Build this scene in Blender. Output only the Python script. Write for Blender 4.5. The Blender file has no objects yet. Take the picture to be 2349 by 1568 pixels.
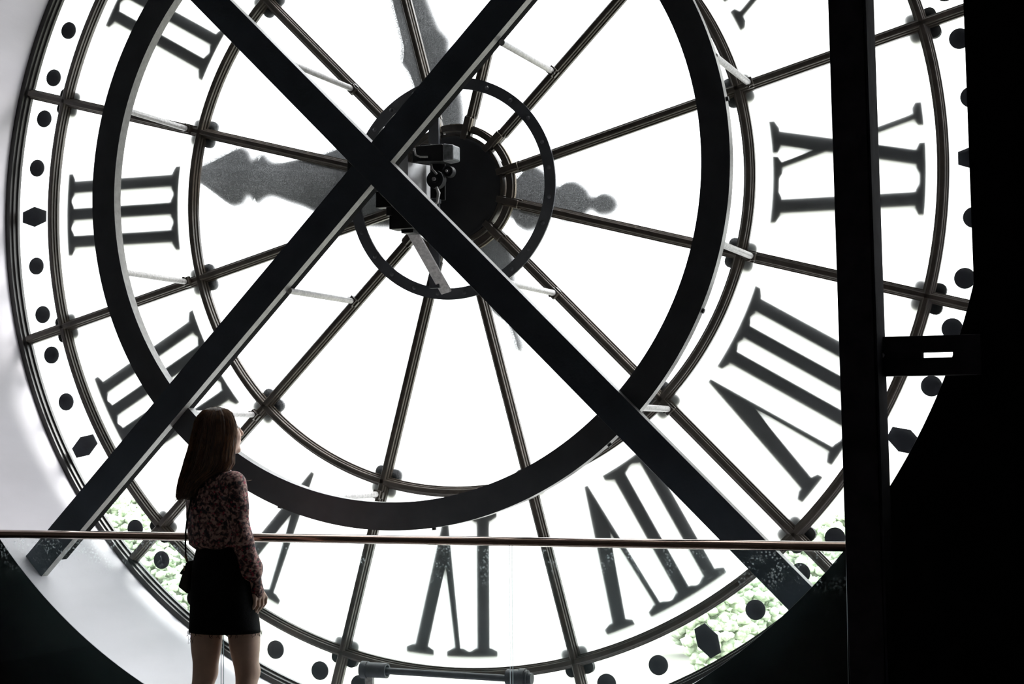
import bpy, math, random
import numpy as np
from mathutils import Vector, Matrix, noise as mnoise

random.seed(7)
sc = bpy.context.scene
R = math.radians

# ------------------------------------------------------------------ camera
S = 2.5                      # radius of the ring outside the numerals (m)
ZC = 2.802                   # height of the clock's axis above the floor
CAM = Vector((3.5457, -8.2910, 1.4999))
yaw, pitch, roll = R(21.2506), R(3.2337), R(0.3987)
cam_d = bpy.data.cameras.new('camera')
cam = bpy.data.objects.new('camera', cam_d)
sc.collection.objects.link(cam)
M = Matrix.Rotation(yaw, 3, 'Z') @ Matrix.Rotation(pitch, 3, 'X') @ Matrix.Rotation(roll, 3, 'Y')
right, fwd, up = M.col[0], M.col[1], M.col[2]
cam.matrix_world = Matrix(((right.x, up.x, -fwd.x, CAM.x), (right.y, up.y, -fwd.y, CAM.y), (right.z, up.z, -fwd.z, CAM.z), (0, 0, 0, 1)))
cam_d.sensor_width = 36.0
cam_d.lens = 4025.93 / 2349 * 36.0
cam_d.clip_start = 0.05
cam_d.clip_end = 6000
sc.camera = cam

# ------------------------------------------------------------------ sky (bright overcast) and exposure
world = bpy.data.worlds.new('sky')
sc.world = world
world.use_nodes = True
bg = world.node_tree.nodes['Background']
bg.inputs['Color'].default_value = (0.96, 0.985, 1.0, 1)
# overcast sky: zenith three times as bright as the horizon
wnt = world.node_tree
w_tc = wnt.nodes.new('ShaderNodeTexCoord')
w_sp = wnt.nodes.new('ShaderNodeSeparateXYZ')
w_mr = wnt.nodes.new('ShaderNodeMapRange')
w_mr.inputs['From Min'].default_value = 0.0
w_mr.inputs['From Max'].default_value = 1.0
w_mr.inputs['To Min'].default_value = 2.8
w_mr.inputs['To Max'].default_value = 8.4
wnt.links.new(w_tc.outputs['Generated'], w_sp.inputs[0])
wnt.links.new(w_sp.outputs['Z'], w_mr.inputs['Value'])
wnt.links.new(w_mr.outputs[0], bg.inputs['Strength'])
# the sun behind thin cloud: a very soft, weak direction in the light
sun_d = bpy.data.lights.new('hazy_sun', 'SUN')
sun_d.energy = 6.5
sun_d.angle = R(24)
sun_d.color = (1.0, 0.97, 0.94)
sun = bpy.data.objects.new('hazy_sun', sun_d)
sc.collection.objects.link(sun)
sun.rotation_euler = Vector((-0.44, -0.52, -0.72)).to_track_quat('-Z', 'Y').to_euler()
sc.view_settings.view_transform = 'Standard'
sc.view_settings.look = 'None'
sc.view_settings.gamma = 1.0
sc.view_settings.use_curve_mapping = False
sc.view_settings.exposure = 0.0
sc.cycles.max_bounces = 10
sc.cycles.diffuse_bounces = 5
sc.cycles.transparent_max_bounces = 24

COL = sc.collection

# ------------------------------------------------------------------ materials
def nodes(name):
    m = bpy.data.materials.new(name)
    m.use_nodes = True
    nt = m.node_tree
    nt.nodes.clear()
    out = nt.nodes.new('ShaderNodeOutputMaterial')
    return m, nt, out

def ramp(nt, fac, stops):
    r = nt.nodes.new('ShaderNodeValToRGB')
    els = r.color_ramp.elements
    while len(els) < len(stops):
        els.new(0.5)
    for e, (p, c) in zip(els, stops):
        e.position = p
        e.color = (*c, 1) if len(c) == 3 else c
    nt.links.new(fac, r.inputs['Fac'])
    return r.outputs['Color']

def tex_noise(nt, scale, detail=4, rough=0.55, coord='Object', stretch=None):
    tc = nt.nodes.new('ShaderNodeTexCoord')
    src = tc.outputs[coord]
    if stretch:
        mp = nt.nodes.new('ShaderNodeMapping')
        mp.inputs['Scale'].default_value = stretch
        nt.links.new(src, mp.inputs['Vector'])
        src = mp.outputs['Vector']
    n = nt.nodes.new('ShaderNodeTexNoise')
    n.inputs['Scale'].default_value = scale
    n.inputs['Detail'].default_value = detail
    n.inputs['Roughness'].default_value = rough
    nt.links.new(src, n.inputs['Vector'])
    return n.outputs['Fac']

def paint(name, col, rough=0.5, metallic=0.0, var=0.25, scale=9.0, bump=0.0, bscale=60.0, spec=0.5, stretch=None):
    m, nt, out = nodes(name)
    b = nt.nodes.new('ShaderNodeBsdfPrincipled')
    f = tex_noise(nt, scale, stretch=stretch)
    lo = tuple(max(0, c * (1 - var)) for c in col)
    hi = tuple(min(1, c * (1 + var)) for c in col)
    nt.links.new(ramp(nt, f, [(0.3, lo), (0.7, hi)]), b.inputs['Base Color'])
    b.inputs['Roughness'].default_value = rough
    b.inputs['Metallic'].default_value = metallic
    b.inputs['Specular IOR Level'].default_value = spec
    if bump:
        bp = nt.nodes.new('ShaderNodeBump')
        bp.inputs['Strength'].default_value = bump
        bp.inputs['Distance'].default_value = 0.004
        nt.links.new(tex_noise(nt, bscale, 3, stretch=stretch), bp.inputs['Height'])
        nt.links.new(bp.outputs['Normal'], b.inputs['Normal'])
    nt.links.new(b.outputs[0], out.inputs['Surface'])
    return m

def glass(name, tint=(0.97, 0.985, 0.98), dust=0.0, dscale=180.0, top=None, gloss=0.0, dcol=(0.9, 0.92, 0.93), floor=0.3):
    """thin clear glass; dust = share of light scattered by the film on it"""
    m, nt, out = nodes(name)
    t = nt.nodes.new('ShaderNodeBsdfTransparent')
    t.inputs['Color'].default_value = (*tint, 1)
    cur = t.outputs[0]
    if dust > 0:
        s = nt.nodes.new('ShaderNodeBsdfTranslucent')
        s.inputs['Color'].default_value = (*dcol, 1)
        f1 = tex_noise(nt, dscale, 2, 0.6)
        f2 = tex_noise(nt, 3.0, 3)
        sp = ramp(nt, f1, [(0.42, (floor,) * 3), (0.78, (1, 1, 1))])
        lg = ramp(nt, f2, [(0.3, (0.55,) * 3), (0.7, (1, 1, 1))])
        mu = nt.nodes.new('ShaderNodeMath'); mu.operation = 'MULTIPLY'
        nt.links.new(sp, mu.inputs[0]); nt.links.new(lg, mu.inputs[1])
        mu2 = nt.nodes.new('ShaderNodeMath'); mu2.operation = 'MULTIPLY'
        nt.links.new(mu.outputs[0], mu2.inputs[0]); mu2.inputs[1].default_value = dust
        mx = nt.nodes.new('ShaderNodeMixShader')
        nt.links.new(mu2.outputs[0], mx.inputs['Fac'])
        nt.links.new(cur, mx.inputs[1]); nt.links.new(s.outputs[0], mx.inputs[2])
        cur = mx.outputs[0]
    if top:                                   # fingerprints below the handrail
        lo, hi, amt = top
        d = nt.nodes.new('ShaderNodeBsdfTranslucent')
        d.inputs['Color'].default_value = (0.75, 0.86, 0.9, 1)
        tc = nt.nodes.new('ShaderNodeTexCoord')
        sx = nt.nodes.new('ShaderNodeSeparateXYZ')
        nt.links.new(tc.outputs['Object'], sx.inputs[0])
        mr = nt.nodes.new('ShaderNodeMapRange')
        mr.inputs[1].default_value = lo; mr.inputs[2].default_value = hi
        nt.links.new(sx.outputs['Z'], mr.inputs[0])
        vo = nt.nodes.new('ShaderNodeTexVoronoi'); vo.inputs['Scale'].default_value = 85
        nt.links.new(tc.outputs['Object'], vo.inputs['Vector'])
        sm = ramp(nt, vo.outputs['Distance'], [(0.25, (1, 1, 1)), (0.5, (0, 0, 0))])
        n2 = ramp(nt, tex_noise(nt, 14, 3), [(0.45, (0, 0, 0)), (0.6, (1, 1, 1))])
        a = nt.nodes.new('ShaderNodeMath'); a.operation = 'MULTIPLY'
        b = nt.nodes.new('ShaderNodeMath'); b.operation = 'MULTIPLY'
        c = nt.nodes.new('ShaderNodeMath'); c.operation = 'MULTIPLY'
        nt.links.new(sm, a.inputs[0]); nt.links.new(n2, a.inputs[1])
        nt.links.new(a.outputs[0], b.inputs[0]); nt.links.new(mr.outputs[0], b.inputs[1])
        nt.links.new(b.outputs[0], c.inputs[0]); c.inputs[1].default_value = amt
        mx = nt.nodes.new('ShaderNodeMixShader')
        nt.links.new(c.outputs[0], mx.inputs['Fac'])
        nt.links.new(cur, mx.inputs[1]); nt.links.new(d.outputs[0], mx.inputs[2])
        cur = mx.outputs[0]
    if gloss > 0:
        g = nt.nodes.new('ShaderNodeBsdfGlossy'); g.inputs['Roughness'].default_value = 0.02
        fr = nt.nodes.new('ShaderNodeFresnel'); fr.inputs['IOR'].default_value = 1.0 + 0.45 * gloss
        mx = nt.nodes.new('ShaderNodeMixShader')
        nt.links.new(fr.outputs[0], mx.inputs['Fac'])
        nt.links.new(cur, mx.inputs[1]); nt.links.new(g.outputs[0], mx.inputs[2])
        cur = mx.outputs[0]
    nt.links.new(cur, out.inputs['Surface'])
    return m

def dusty_glass(name):
    m, nt, out = nodes(name)
    t = nt.nodes.new('ShaderNodeBsdfTransparent'); t.inputs['Color'].default_value = (0.96, 0.97, 0.97, 1)
    rf = nt.nodes.new('ShaderNodeBsdfRefraction'); rf.inputs['IOR'].default_value = 1.33; rf.inputs['Roughness'].default_value = 0.5
    rf.inputs['Color'].default_value = (0.97, 0.975, 0.98, 1)
    s = nt.nodes.new('ShaderNodeBsdfTranslucent'); s.inputs['Color'].default_value = (0.88, 0.92, 0.97, 1)
    grain = ramp(nt, tex_noise(nt, 240, 2, 0.7), [(0.38, (0.62,) * 3), (0.60, (1.0,) * 3)])
    mx = nt.nodes.new('ShaderNodeMixShader')
    nt.links.new(grain, mx.inputs['Fac']); nt.links.new(t.outputs[0], mx.inputs[1]); nt.links.new(rf.outputs[0], mx.inputs[2])
    g2 = ramp(nt, tex_noise(nt, 310, 2, 0.7), [(0.45, (0.02,) * 3), (0.75, (0.14,) * 3)])
    lg = ramp(nt, tex_noise(nt, 2.5, 3), [(0.3, (0.6,) * 3), (0.7, (1, 1, 1))])
    mu = nt.nodes.new('ShaderNodeMath'); mu.operation = 'MULTIPLY'
    nt.links.new(g2, mu.inputs[0]); nt.links.new(lg, mu.inputs[1])
    m2 = nt.nodes.new('ShaderNodeMixShader')
    nt.links.new(mu.outputs[0], m2.inputs['Fac']); nt.links.new(mx.outputs[0], m2.inputs[1]); nt.links.new(s.outputs[0], m2.inputs[2])
    nt.links.new(m2.outputs[0], out.inputs['Surface'])
    return m

def frosted(name, col, clear=0.0):
    m, nt, out = nodes(name)
    s = nt.nodes.new('ShaderNodeBsdfTranslucent')
    f = tex_noise(nt, 5.0, 3)
    nt.links.new(ramp(nt, f, [(0.3, tuple(c * 0.96 for c in col)), (0.7, col)]), s.inputs['Color'])
    t = nt.nodes.new('ShaderNodeBsdfTransparent')
    mx = nt.nodes.new('ShaderNodeMixShader'); mx.inputs['Fac'].default_value = clear
    d = nt.nodes.new('ShaderNodeBsdfDiffuse'); d.inputs['Color'].default_value = (0.80, 0.84, 0.86, 1)
    m0 = nt.nodes.new('ShaderNodeMixShader'); m0.inputs['Fac'].default_value = 0.17 if clear == 0 else 0.0
    nt.links.new(s.outputs[0], m0.inputs[1]); nt.links.new(d.outputs[0], m0.inputs[2])
    nt.links.new(m0.outputs[0], mx.inputs[1]); nt.links.new(t.outputs[0], mx.inputs[2])
    nt.links.new(mx.outputs[0], out.inputs['Surface'])
    return m

MAT = {
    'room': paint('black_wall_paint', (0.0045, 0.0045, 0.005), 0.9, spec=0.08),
    'plain': paint('grey_wall_paint', (0.55, 0.55, 0.56), 0.85, spec=0.15),
    'floor': paint('timber_floor', (0.10, 0.085, 0.075), 0.6, scale=3, spec=0.3),
    'reveal': paint('pale_plaster', (0.50, 0.48, 0.525), 0.6, var=0.10, scale=2.2, bump=0.25, bscale=25, stretch=(1, 0.35, 1)),
    'muntin': paint('brown_black_iron', (0.052, 0.042, 0.033), 0.38, var=0.35, scale=14, bump=0.15, bscale=90),
    'frame': paint('black_iron_frame', (0.012, 0.010, 0.009), 0.4, var=0.3, scale=14),
    'steel': paint('blue_black_paint', (0.060, 0.075, 0.100), 0.40, var=0.15, scale=6, bump=0.25, bscale=70),
    'ringsteel': paint('charcoal_paint', (0.075, 0.080, 0.092), 0.40, var=0.15, scale=8, bump=0.1),
    'lightedge': paint('pale_grey_edge', (0.24, 0.235, 0.225), 0.42, var=0.2, scale=30, bump=0.3),  # sides and backs of the brace beams and ring, paler than their fronts
    'galv': paint('galvanised_steel', (0.42, 0.41, 0.41), 0.5, metallic=0.35, var=0.3, scale=70),
    'mark': paint('black_enamel', (0.040, 0.043, 0.052), 0.7, spec=0.2),
    'numeral': paint('weathered_black_numeral', (0.026, 0.028, 0.030), 0.8, spec=0.2),
    'hand': paint('dark_hand_metal', (0.060, 0.058, 0.062), 0.75, var=0.3, scale=5),
    'hub': paint('hub_black', (0.012, 0.013, 0.016), 0.55),
    'putty': paint('old_putty', (0.17, 0.145, 0.11), 0.8, var=0.3, scale=40),
    'black': paint('black_plastic', (0.008, 0.008, 0.009), 0.5, spec=0.3),
    'bright': paint('brushed_aluminium', (0.55, 0.55, 0.56), 0.35, metallic=0.8, var=0.15, scale=25),
    'lens': paint('dusty_lens', (0.16, 0.17, 0.18), 0.4, var=0.4, scale=60),
    'rail': paint('bronze_handrail', (0.22, 0.155, 0.125), 0.12, metallic=0.95, var=0.2, scale=4, stretch=(0.3, 6, 6)),
    'column': paint('column_black_paint', (0.034, 0.033, 0.042), 0.85, var=0.3, spec=0.1),
    'pipe': paint('dark_pipe', (0.045, 0.048, 0.058), 0.5, var=0.3, scale=30, bump=0.2),
    'clear': glass('clear_glass', (0.985, 0.99, 0.988)),
    'dusty': dusty_glass('dusty_glass'),
    'dialclear': glass('minute_zone_glass', (0.97, 0.985, 0.975), dust=0.012, dscale=160),
    'frost': frosted('frosted_glass', (0.80, 0.815, 0.81)),
    'rail_glass': glass('balustrade_glass', (0.93, 0.965, 0.955), dust=0.016, dscale=90, top=(0.84, 1.03, 0.34), gloss=0.6, dcol=(0.6, 0.9, 0.95)),
    'glass_edge': frosted('polished_glass_edge', (0.30, 0.36, 0.38), 0.25),
    'skin': paint('skin', (0.66, 0.45, 0.35), 0.5, var=0.08, scale=20),
    'lips': paint('lips', (0.42, 0.12, 0.11), 0.4),
    'eye': paint('eye_white', (0.6, 0.58, 0.56), 0.2),
    'hair': paint('dark_brown_hair', (0.085, 0.048, 0.031), 0.48, var=0.6, scale=60, stretch=(3, 3, 0.15)),
    'hairlight': paint('brown_hair_strand', (0.20, 0.11, 0.06), 0.35, var=0.5, scale=30),
    'skirt': paint('black_denim', (0.008, 0.009, 0.010), 0.9, var=0.4, scale=120, bump=0.2, bscale=200, spec=0.1),
    'bag': paint('dark_olive_leather', (0.030, 0.026, 0.016), 0.5, var=0.2),
    'gold': paint('brass_fitting', (0.45, 0.33, 0.15), 0.35, metallic=0.9),
    'shoe': paint('black_shoe', (0.012, 0.011, 0.011), 0.5),
    'bark': paint('bark', (0.12, 0.09, 0.06), 0.9),
    'ground': paint('pale_gravel_and_lawn', (0.21, 0.21, 0.18), 0.95, var=0.2, scale=0.02),
}

def blouse_material():
    m, nt, out = nodes('floral_blouse')
    b = nt.nodes.new('ShaderNodeBsdfPrincipled')
    tc = nt.nodes.new('ShaderNodeTexCoord')
    n = nt.nodes.new('ShaderNodeTexNoise'); n.inputs['Scale'].default_value = 62; n.inputs['Detail'].default_value = 6; n.inputs['Distortion'].default_value = 0.5
    nt.links.new(tc.outputs['Object'], n.inputs['Vector'])
    base = ramp(nt, n.outputs['Fac'], [(0.40, (0.020, 0.018, 0.024)), (0.50, (0.16, 0.075, 0.072)), (0.58, (0.46, 0.29, 0.25)), (0.70, (0.55, 0.37, 0.32))])
    v = nt.nodes.new('ShaderNodeTexVoronoi'); v.inputs['Scale'].default_value = 58
    nt.links.new(tc.outputs['Object'], v.inputs['Vector'])
    fl = ramp(nt, v.outputs['Distance'], [(0.22, (1, 1, 1)), (0.34, (0, 0, 0))])
    n2 = nt.nodes.new('ShaderNodeTexNoise'); n2.inputs['Scale'].default_value = 22
    nt.links.new(tc.outputs['Object'], n2.inputs['Vector'])
    sel = ramp(nt, n2.outputs['Fac'], [(0.48, (0, 0, 0)), (0.56, (1, 1, 1))])
    mu = nt.nodes.new('ShaderNodeMath'); mu.operation = 'MULTIPLY'
    nt.links.new(fl, mu.inputs[0]); nt.links.new(sel, mu.inputs[1])
    mx = nt.nodes.new('ShaderNodeMixRGB')
    nt.links.new(mu.outputs[0], mx.inputs['Fac']); nt.links.new(base, mx.inputs['Color1'])
    mx.inputs['Color2'].default_value = (0.42, 0.05, 0.09, 1)
    nt.links.new(mx.outputs[0], b.inputs['Base Color'])
    b.inputs['Roughness'].default_value = 0.75
    nt.links.new(b.outputs[0], out.inputs['Surface'])
    return m
MAT['blouse'] = blouse_material()

def foliage_material(name, c1, c2):
    m, nt, out = nodes(name)
    b = nt.nodes.new('ShaderNodeBsdfPrincipled')
    f = tex_noise(nt, 1.1, 4)
    nt.links.new(ramp(nt, f, [(0.35, c1), (0.65, c2)]), b.inputs['Base Color'])
    b.inputs['Roughness'].default_value = 0.8
    nt.links.new(b.outputs[0], out.inputs['Surface'])
    return m
MAT['leaf_a'] = foliage_material('leaves_green', (0.21, 0.28, 0.18), (0.60, 0.66, 0.53))
MAT['leaf_b'] = foliage_material('leaves_yellow_green', (0.27, 0.35, 0.22), (0.65, 0.70, 0.57))

# ------------------------------------------------------------------ mesh helpers
class MB:
    def __init__(self):
        self.v, self.f, self.mi = [], [], []
    def add(self, vs, fs, mi=0):
        o = len(self.v)
        self.v += [tuple(p) for p in vs]
        self.f += [tuple(i + o for i in f) for f in fs]
        self.mi += [mi] * len(fs) if isinstance(mi, int) else list(mi)
        return self
    def box(self, x0, x1, y0, y1, z0, z1, mi=0):
        return self.add([(x0, y0, z0), (x1, y0, z0), (x1, y1, z0), (x0, y1, z0), (x0, y0, z1), (x1, y0, z1), (x1, y1, z1), (x0, y1, z1)],
                        [(3, 2, 1, 0), (4, 5, 6, 7), (0, 1, 5, 4), (1, 2, 6, 5), (2, 3, 7, 6), (3, 0, 4, 7)], mi)
    def prism(self, poly, y0, y1, mi=0):           # poly in (x, z); extruded along y
        n = len(poly)
        a = sum(poly[i][0] * poly[(i + 1) % n][1] - poly[(i + 1) % n][0] * poly[i][1] for i in range(n))
        if a < 0:
            poly = poly[::-1]
        vs = [(x, y0, z) for x, z in poly] + [(x, y1, z) for x, z in poly]
        fs = [tuple(range(n)), tuple(range(2 * n - 1, n - 1, -1))] + [(i, i + n, (i + 1) % n + n, (i + 1) % n) for i in range(n)]
        if isinstance(mi, tuple):
            mi = [mi[0], mi[1]] + [mi[2]] * n
        return self.add(vs, fs, mi)
    def lathe(self, prof, seg=192, cz=0.0, cx=0.0, a0=0.0, a1=2 * math.pi, closed=True, mi=0):  # prof (r, y) about the y axis
        n = len(prof)
        full = abs(a1 - a0 - 2 * math.pi) < 1e-6
        k = seg if full else seg + 1
        vs = []
        for i in range(k):
            a = a0 + (a1 - a0) * i / seg
            s, c = math.sin(a), math.cos(a)
            vs += [(cx - r * s, y, cz + r * c) for r, y in prof]
        fs = []
        for i in range(seg):
            j = (i + 1) % k
            for q in range(n if closed else n - 1):
                w = (q + 1) % n
                fs.append((i * n + q, i * n + w, j * n + w, j * n + q))
        if not full and closed:
            fs += [tuple(range(n))[::-1], tuple(range((k - 1) * n, k * n))]
        return self.add(vs, fs, mi)
    def bar(self, prof, p0, p1, side, mi=0):       # prof (offset, y) swept from p0 to p1 (x, z); side = unit (x, z)
        n = len(prof)
        vs = [(p0[0] + o * side[0], y, p0[1] + o * side[1]) for o, y in prof] + [(p1[0] + o * side[0], y, p1[1] + o * side[1]) for o, y in prof]
        fs = [(i, (i + 1) % n, (i + 1) % n + n, i + n) for i in range(n)] + [tuple(range(n))[::-1], tuple(range(n, 2 * n))]
        return self.add(vs, fs, mi)
    def tube(self, pts, rad, seg=10, caps=True, mi=0):
        pts = [Vector(p) for p in pts]
        rads = rad if isinstance(rad, (list, tuple)) else [rad] * len(pts)
        vs, fs = [], []
        prev = None
        for i, p in enumerate(pts):
            t = (pts[min(i + 1, len(pts) - 1)] - pts[max(i - 1, 0)]).normalized()
            if prev is None:
                u = t.cross(Vector((0, 0, 1)))
                if u.length < 1e-3:
                    u = t.cross(Vector((1, 0, 0)))
            else:
                u = prev - t * prev.dot(t)
            u.normalize(); prev = u
            w = t.cross(u)
            vs += [p + (u * math.cos(2 * math.pi * j / seg) + w * math.sin(2 * math.pi * j / seg)) * rads[i] for j in range(seg)]
        for i in range(len(pts) - 1):
            for j in range(seg):
                k = (j + 1) % seg
                fs.append((i * seg + j, i * seg + k, (i + 1) * seg + k, (i + 1) * seg + j))
        if caps:
            fs += [tuple(range(seg))[::-1], tuple(range((len(pts) - 1) * seg, len(pts) * seg))]
        return self.add(vs, fs, mi)
    def obox(self, p0, p1, w, d, upv=(0, 0, 1), mi=0):   # box from p0 to p1 with width w and depth d
        p0, p1 = Vector(p0), Vector(p1)
        t = (p1 - p0).normalized()
        s = t.cross(Vector(upv)).normalized()
        q = s.cross(t)
        vs = [p + s * a * w / 2 + q * b * d / 2 for p in (p0, p1) for a, b in ((-1, -1), (1, -1), (1, 1), (-1, 1))]
        return self.add(vs, [(3, 2, 1, 0), (4, 5, 6, 7), (0, 1, 5, 4), (1, 2, 6, 5), (2, 3, 7, 6), (3, 0, 4, 7)], mi)
    def build(self, name, mat, parent=None, smooth=None, bevel=None, fix=True):
        me = bpy.data.meshes.new(name)
        me.from_pydata([tuple(p) for p in self.v], [], self.f)
        for m_ in (mat if isinstance(mat, (list, tuple)) else [mat]):
            me.materials.append(MAT[m_])
        if any(self.mi):
            me.polygons.foreach_set('material_index', self.mi)
        me.update()
        if fix:
            import bmesh
            bm = bmesh.new(); bm.from_mesh(me)
            bmesh.ops.recalc_face_normals(bm, faces=bm.faces)
            bm.to_mesh(me); bm.free()
        if smooth is not None:
            me.polygons.foreach_set('use_smooth', [True] * len(me.polygons))
            if smooth < 179:
                me.set_sharp_from_angle(angle=R(smooth))
        o = bpy.data.objects.new(name, me)
        COL.objects.link(o)
        if parent:
            o.parent = parent
        if bevel:
            b = o.modifiers.new('bevel', 'BEVEL'); b.width = bevel; b.segments = 2; b.limit_method = 'ANGLE'
        return o

def empty(name, loc=(0, 0, 0), rz=0.0):
    e = bpy.data.objects.new(name, None)
    e.location = loc; e.rotation_euler = (0, 0, rz); e.empty_display_size = 0.2
    COL.objects.link(e)
    return e

def tag(o, label=None, cat=None, group=None, kind=None):
    for k, v in (('label', label), ('category', cat), ('group', group), ('kind', kind)):
        if v:
            o[k] = v
    return o

def dup(o, parent=None):
    c = o.copy(); COL.objects.link(c)
    if parent:
        c.parent = parent
    for ch in list(o.children):
        dup(ch, c)
    return c

def pol(hour, r, cx=0.0, cz=0.0):              # point on the dial seen from inside: hours run leftwards from the top
    a = R(30 * hour)
    return (cx - r * math.sin(a), cz + r * math.cos(a))

# ------------------------------------------------------------------ the room
YW = -0.875                                     # inner face of the wall that holds the clock
RO = 1.115 * S                                  # radius of the round opening
X0, X1, Y0, Z1 = -4.2, 6.4, -12.5, 6.6

def wall_with_hole():
    mb = MB()
    n = 192
    circ = [(-RO * math.sin(2 * math.pi * i / n), ZC + RO * math.cos(2 * math.pi * i / n)) for i in range(n)]
    outer = []
    zb = -0.35
    for x, z in circ:
        dx, dz = x, z - ZC
        k = 1e9
        if dx > 1e-9: k = min(k, X1 / dx)
        if dx < -1e-9: k = min(k, X0 / dx)
        if dz > 1e-9: k = min(k, (Z1 - ZC) / dz)
        if dz < -1e-9: k = min(k, (zb - ZC) / dz)
        outer.append((dx * k, ZC + dz * k))
    # corners of the rectangle are approximated by the nearest rays; snap them
    for cx_, cz_ in ((X0, zb), (X1, zb), (X0, Z1), (X1, Z1)):
        i = min(range(n), key=lambda q: (outer[q][0] - cx_) ** 2 + (outer[q][1] - cz_) ** 2)
        outer[i] = (cx_, cz_)
    ya, yb = YW, YW + 0.9
    vs = [(x, ya, z) for x, z in circ] + [(x, ya, z) for x, z in outer] + [(x * 1.012, yb, ZC + (z - ZC) * 1.012) for x, z in circ] + [(x, yb, z) for x, z in outer]
    fs = []
    for i in range(n):
        j = (i + 1) % n
        fs += [(i, j, n + j, n + i), (2 * n + j, 2 * n + i, 3 * n + i, 3 * n + j), (n + i, n + j, 3 * n + j, 3 * n + i), (j, i, 2 * n + i, 2 * n + j)]
    mb.add(vs, fs)
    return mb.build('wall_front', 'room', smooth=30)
tag(wall_with_hole(), 'black wall pierced by the huge round clock opening', kind='structure')

def structure(name, mb, mat, label, **k):
    return tag(mb.build(name, mat, **k), label, kind='structure')

structure('floor', MB().box(X0, X1, Y0, YW + 0.02, -0.1, 0), 'floor', 'dark floor of the unlit room')
structure('ceiling', MB().box(X0, X1, Y0, YW + 0.02, Z1, Z1 + 0.1), 'plain', 'dark ceiling of the unlit room')
structure('wall_back', MB().box(X0, X1, Y0 - 0.1, Y0, 0, Z1), 'plain', 'dark back wall of the room')
structure('wall_left', MB().box(X0 - 0.1, X0, Y0, YW + 0.02, 0, Z1), 'plain', 'dark left wall of the room')
# right wall, with the pier that stands forward beside the opening (its edge leans a little)
LEAN = -0.0145
mb = MB().box(X1, X1 + 0.1, Y0, YW + 0.02, 0, Z1)
def leaned(mb_, x0, x1, y0, y1, z0, z1, zref):
    q = MB().box(x0, x1, y0, y1, z0, z1)
    mb_.add([(x + LEAN * (z - zref), y, z) for x, y, z in q.v], q.f)
leaned(mb, 2.745, 3.6, -1.10, YW + 0.01, 0, Z1, 1.25)
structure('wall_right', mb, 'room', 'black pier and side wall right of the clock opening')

# the pale round reveal between the wall and the clock
rev = MB().lathe([(RO - 0.001, YW + 0.003), (RO - 0.010, YW + 0.30), (RO - 0.012, 0.10), (RO + 0.006, 0.10), (RO + 0.003, YW + 0.003)], seg=256, cz=ZC)
structure('trim_1', rev, 'reveal', 'pale grey plastered round reveal of the clock opening', smooth=30)

# ------------------------------------------------------------------ the clock
clock = tag(empty('clock', (0, 0, ZC)), 'giant round glass clock seen from inside, with Roman numerals and iron glazing bars', 'clock')

PROF = [(-0.0245, 0.036), (-0.0245, 0.014), (-0.0185, 0.011), (-0.0175, -0.001), (-0.0125, -0.004), (-0.0118, -0.018), (-0.008, -0.021),
        (0.008, -0.021), (0.0118, -0.018), (0.0125, -0.004), (0.0175, -0.001), (0.0185, 0.011), (0.0245, 0.014), (0.0245, 0.036)]
PROF = [(a_ * 1.14, y_) for a_, y_ in PROF]
R1, R2 = 0.6238 * S, 0.992 * S
for r in (R1, R2):
    o = MB().lathe([(r + a, y) for a, y in PROF], seg=240).build('glazing_ring', 'muntin', clock, smooth=25)
# outer frame against the reveal
FR = 1.092 * S
o = MB().lathe([(FR - 0.004, 0.040), (FR - 0.004, 0.020), (FR + 0.006, 0.016), (FR + 0.008, -0.004), (FR + 0.018, -0.008), (FR + 0.020, -0.022), (FR + 0.046, -0.026), (FR + 0.046, 0.040)],
               seg=256).build('outer_frame', 'frame', clock, smooth=25)
# twelve spokes, with sleeves at the hub
HUB = 0.108 * S
spoke_mb = MB().bar(PROF, (0, 0.152 * S), (0, FR - 0.005), (1, 0))
spoke0 = spoke_mb.build('spoke', 'muntin', clock)
sleeve = MB().box(-0.0165, 0.0165, -0.034, 0.02, HUB - 0.010, 0.152 * S).box(-0.025, 0.025, -0.004, 0.034, HUB + 0.002, 0.156 * S).build('sleeve', 'muntin', spoke0, bevel=0.003)
plate = MB().box(0.0165, 0.024, -0.022, -0.004, HUB + 0.035, 0.150 * S).build('fixing_plate', 'putty', spoke0)
for k in range(12):
    s_ = spoke0 if k == 0 else dup(spoke0, clock)
    s_.rotation_euler = (0, -R(30 * (k + 0.5)), 0)

# hub drum and the short arcs between the sleeves
hub = MB().lathe([(0.0, -0.030), (HUB - 0.012, -0.030), (HUB, -0.025), (HUB + 0.004, 0.05), (0.0, 0.05)], seg=96, closed=True).build('hub', 'hub', clock, smooth=30)
MB().lathe([(HUB + 0.002, -0.022), (HUB + 0.016, -0.022), (HUB + 0.016, 0.03), (HUB + 0.002, 0.03)], seg=96).build('hub_flange', 'muntin', hub, smooth=30)
for k in range(12):
    a0, a1 = R(30 * k - 11.5), R(30 * k + 11.5)
    q = MB().lathe([(0.121 * S, -0.012), (0.1335 * S, -0.012), (0.1335 * S, 0.030), (0.121 * S, 0.030)], seg=8, a0=a0, a1=a1)
    q = q.build('hub_frame', 'muntin', clock, smooth=30)
    MB().lathe([(0.1335 * S, 0.010), (0.1365 * S, 0.010), (0.1365 * S, 0.029), (0.1335 * S, 0.029)], seg=8, a0=a0, a1=a1).build('putty_line', 'putty', q, smooth=30)

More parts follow.
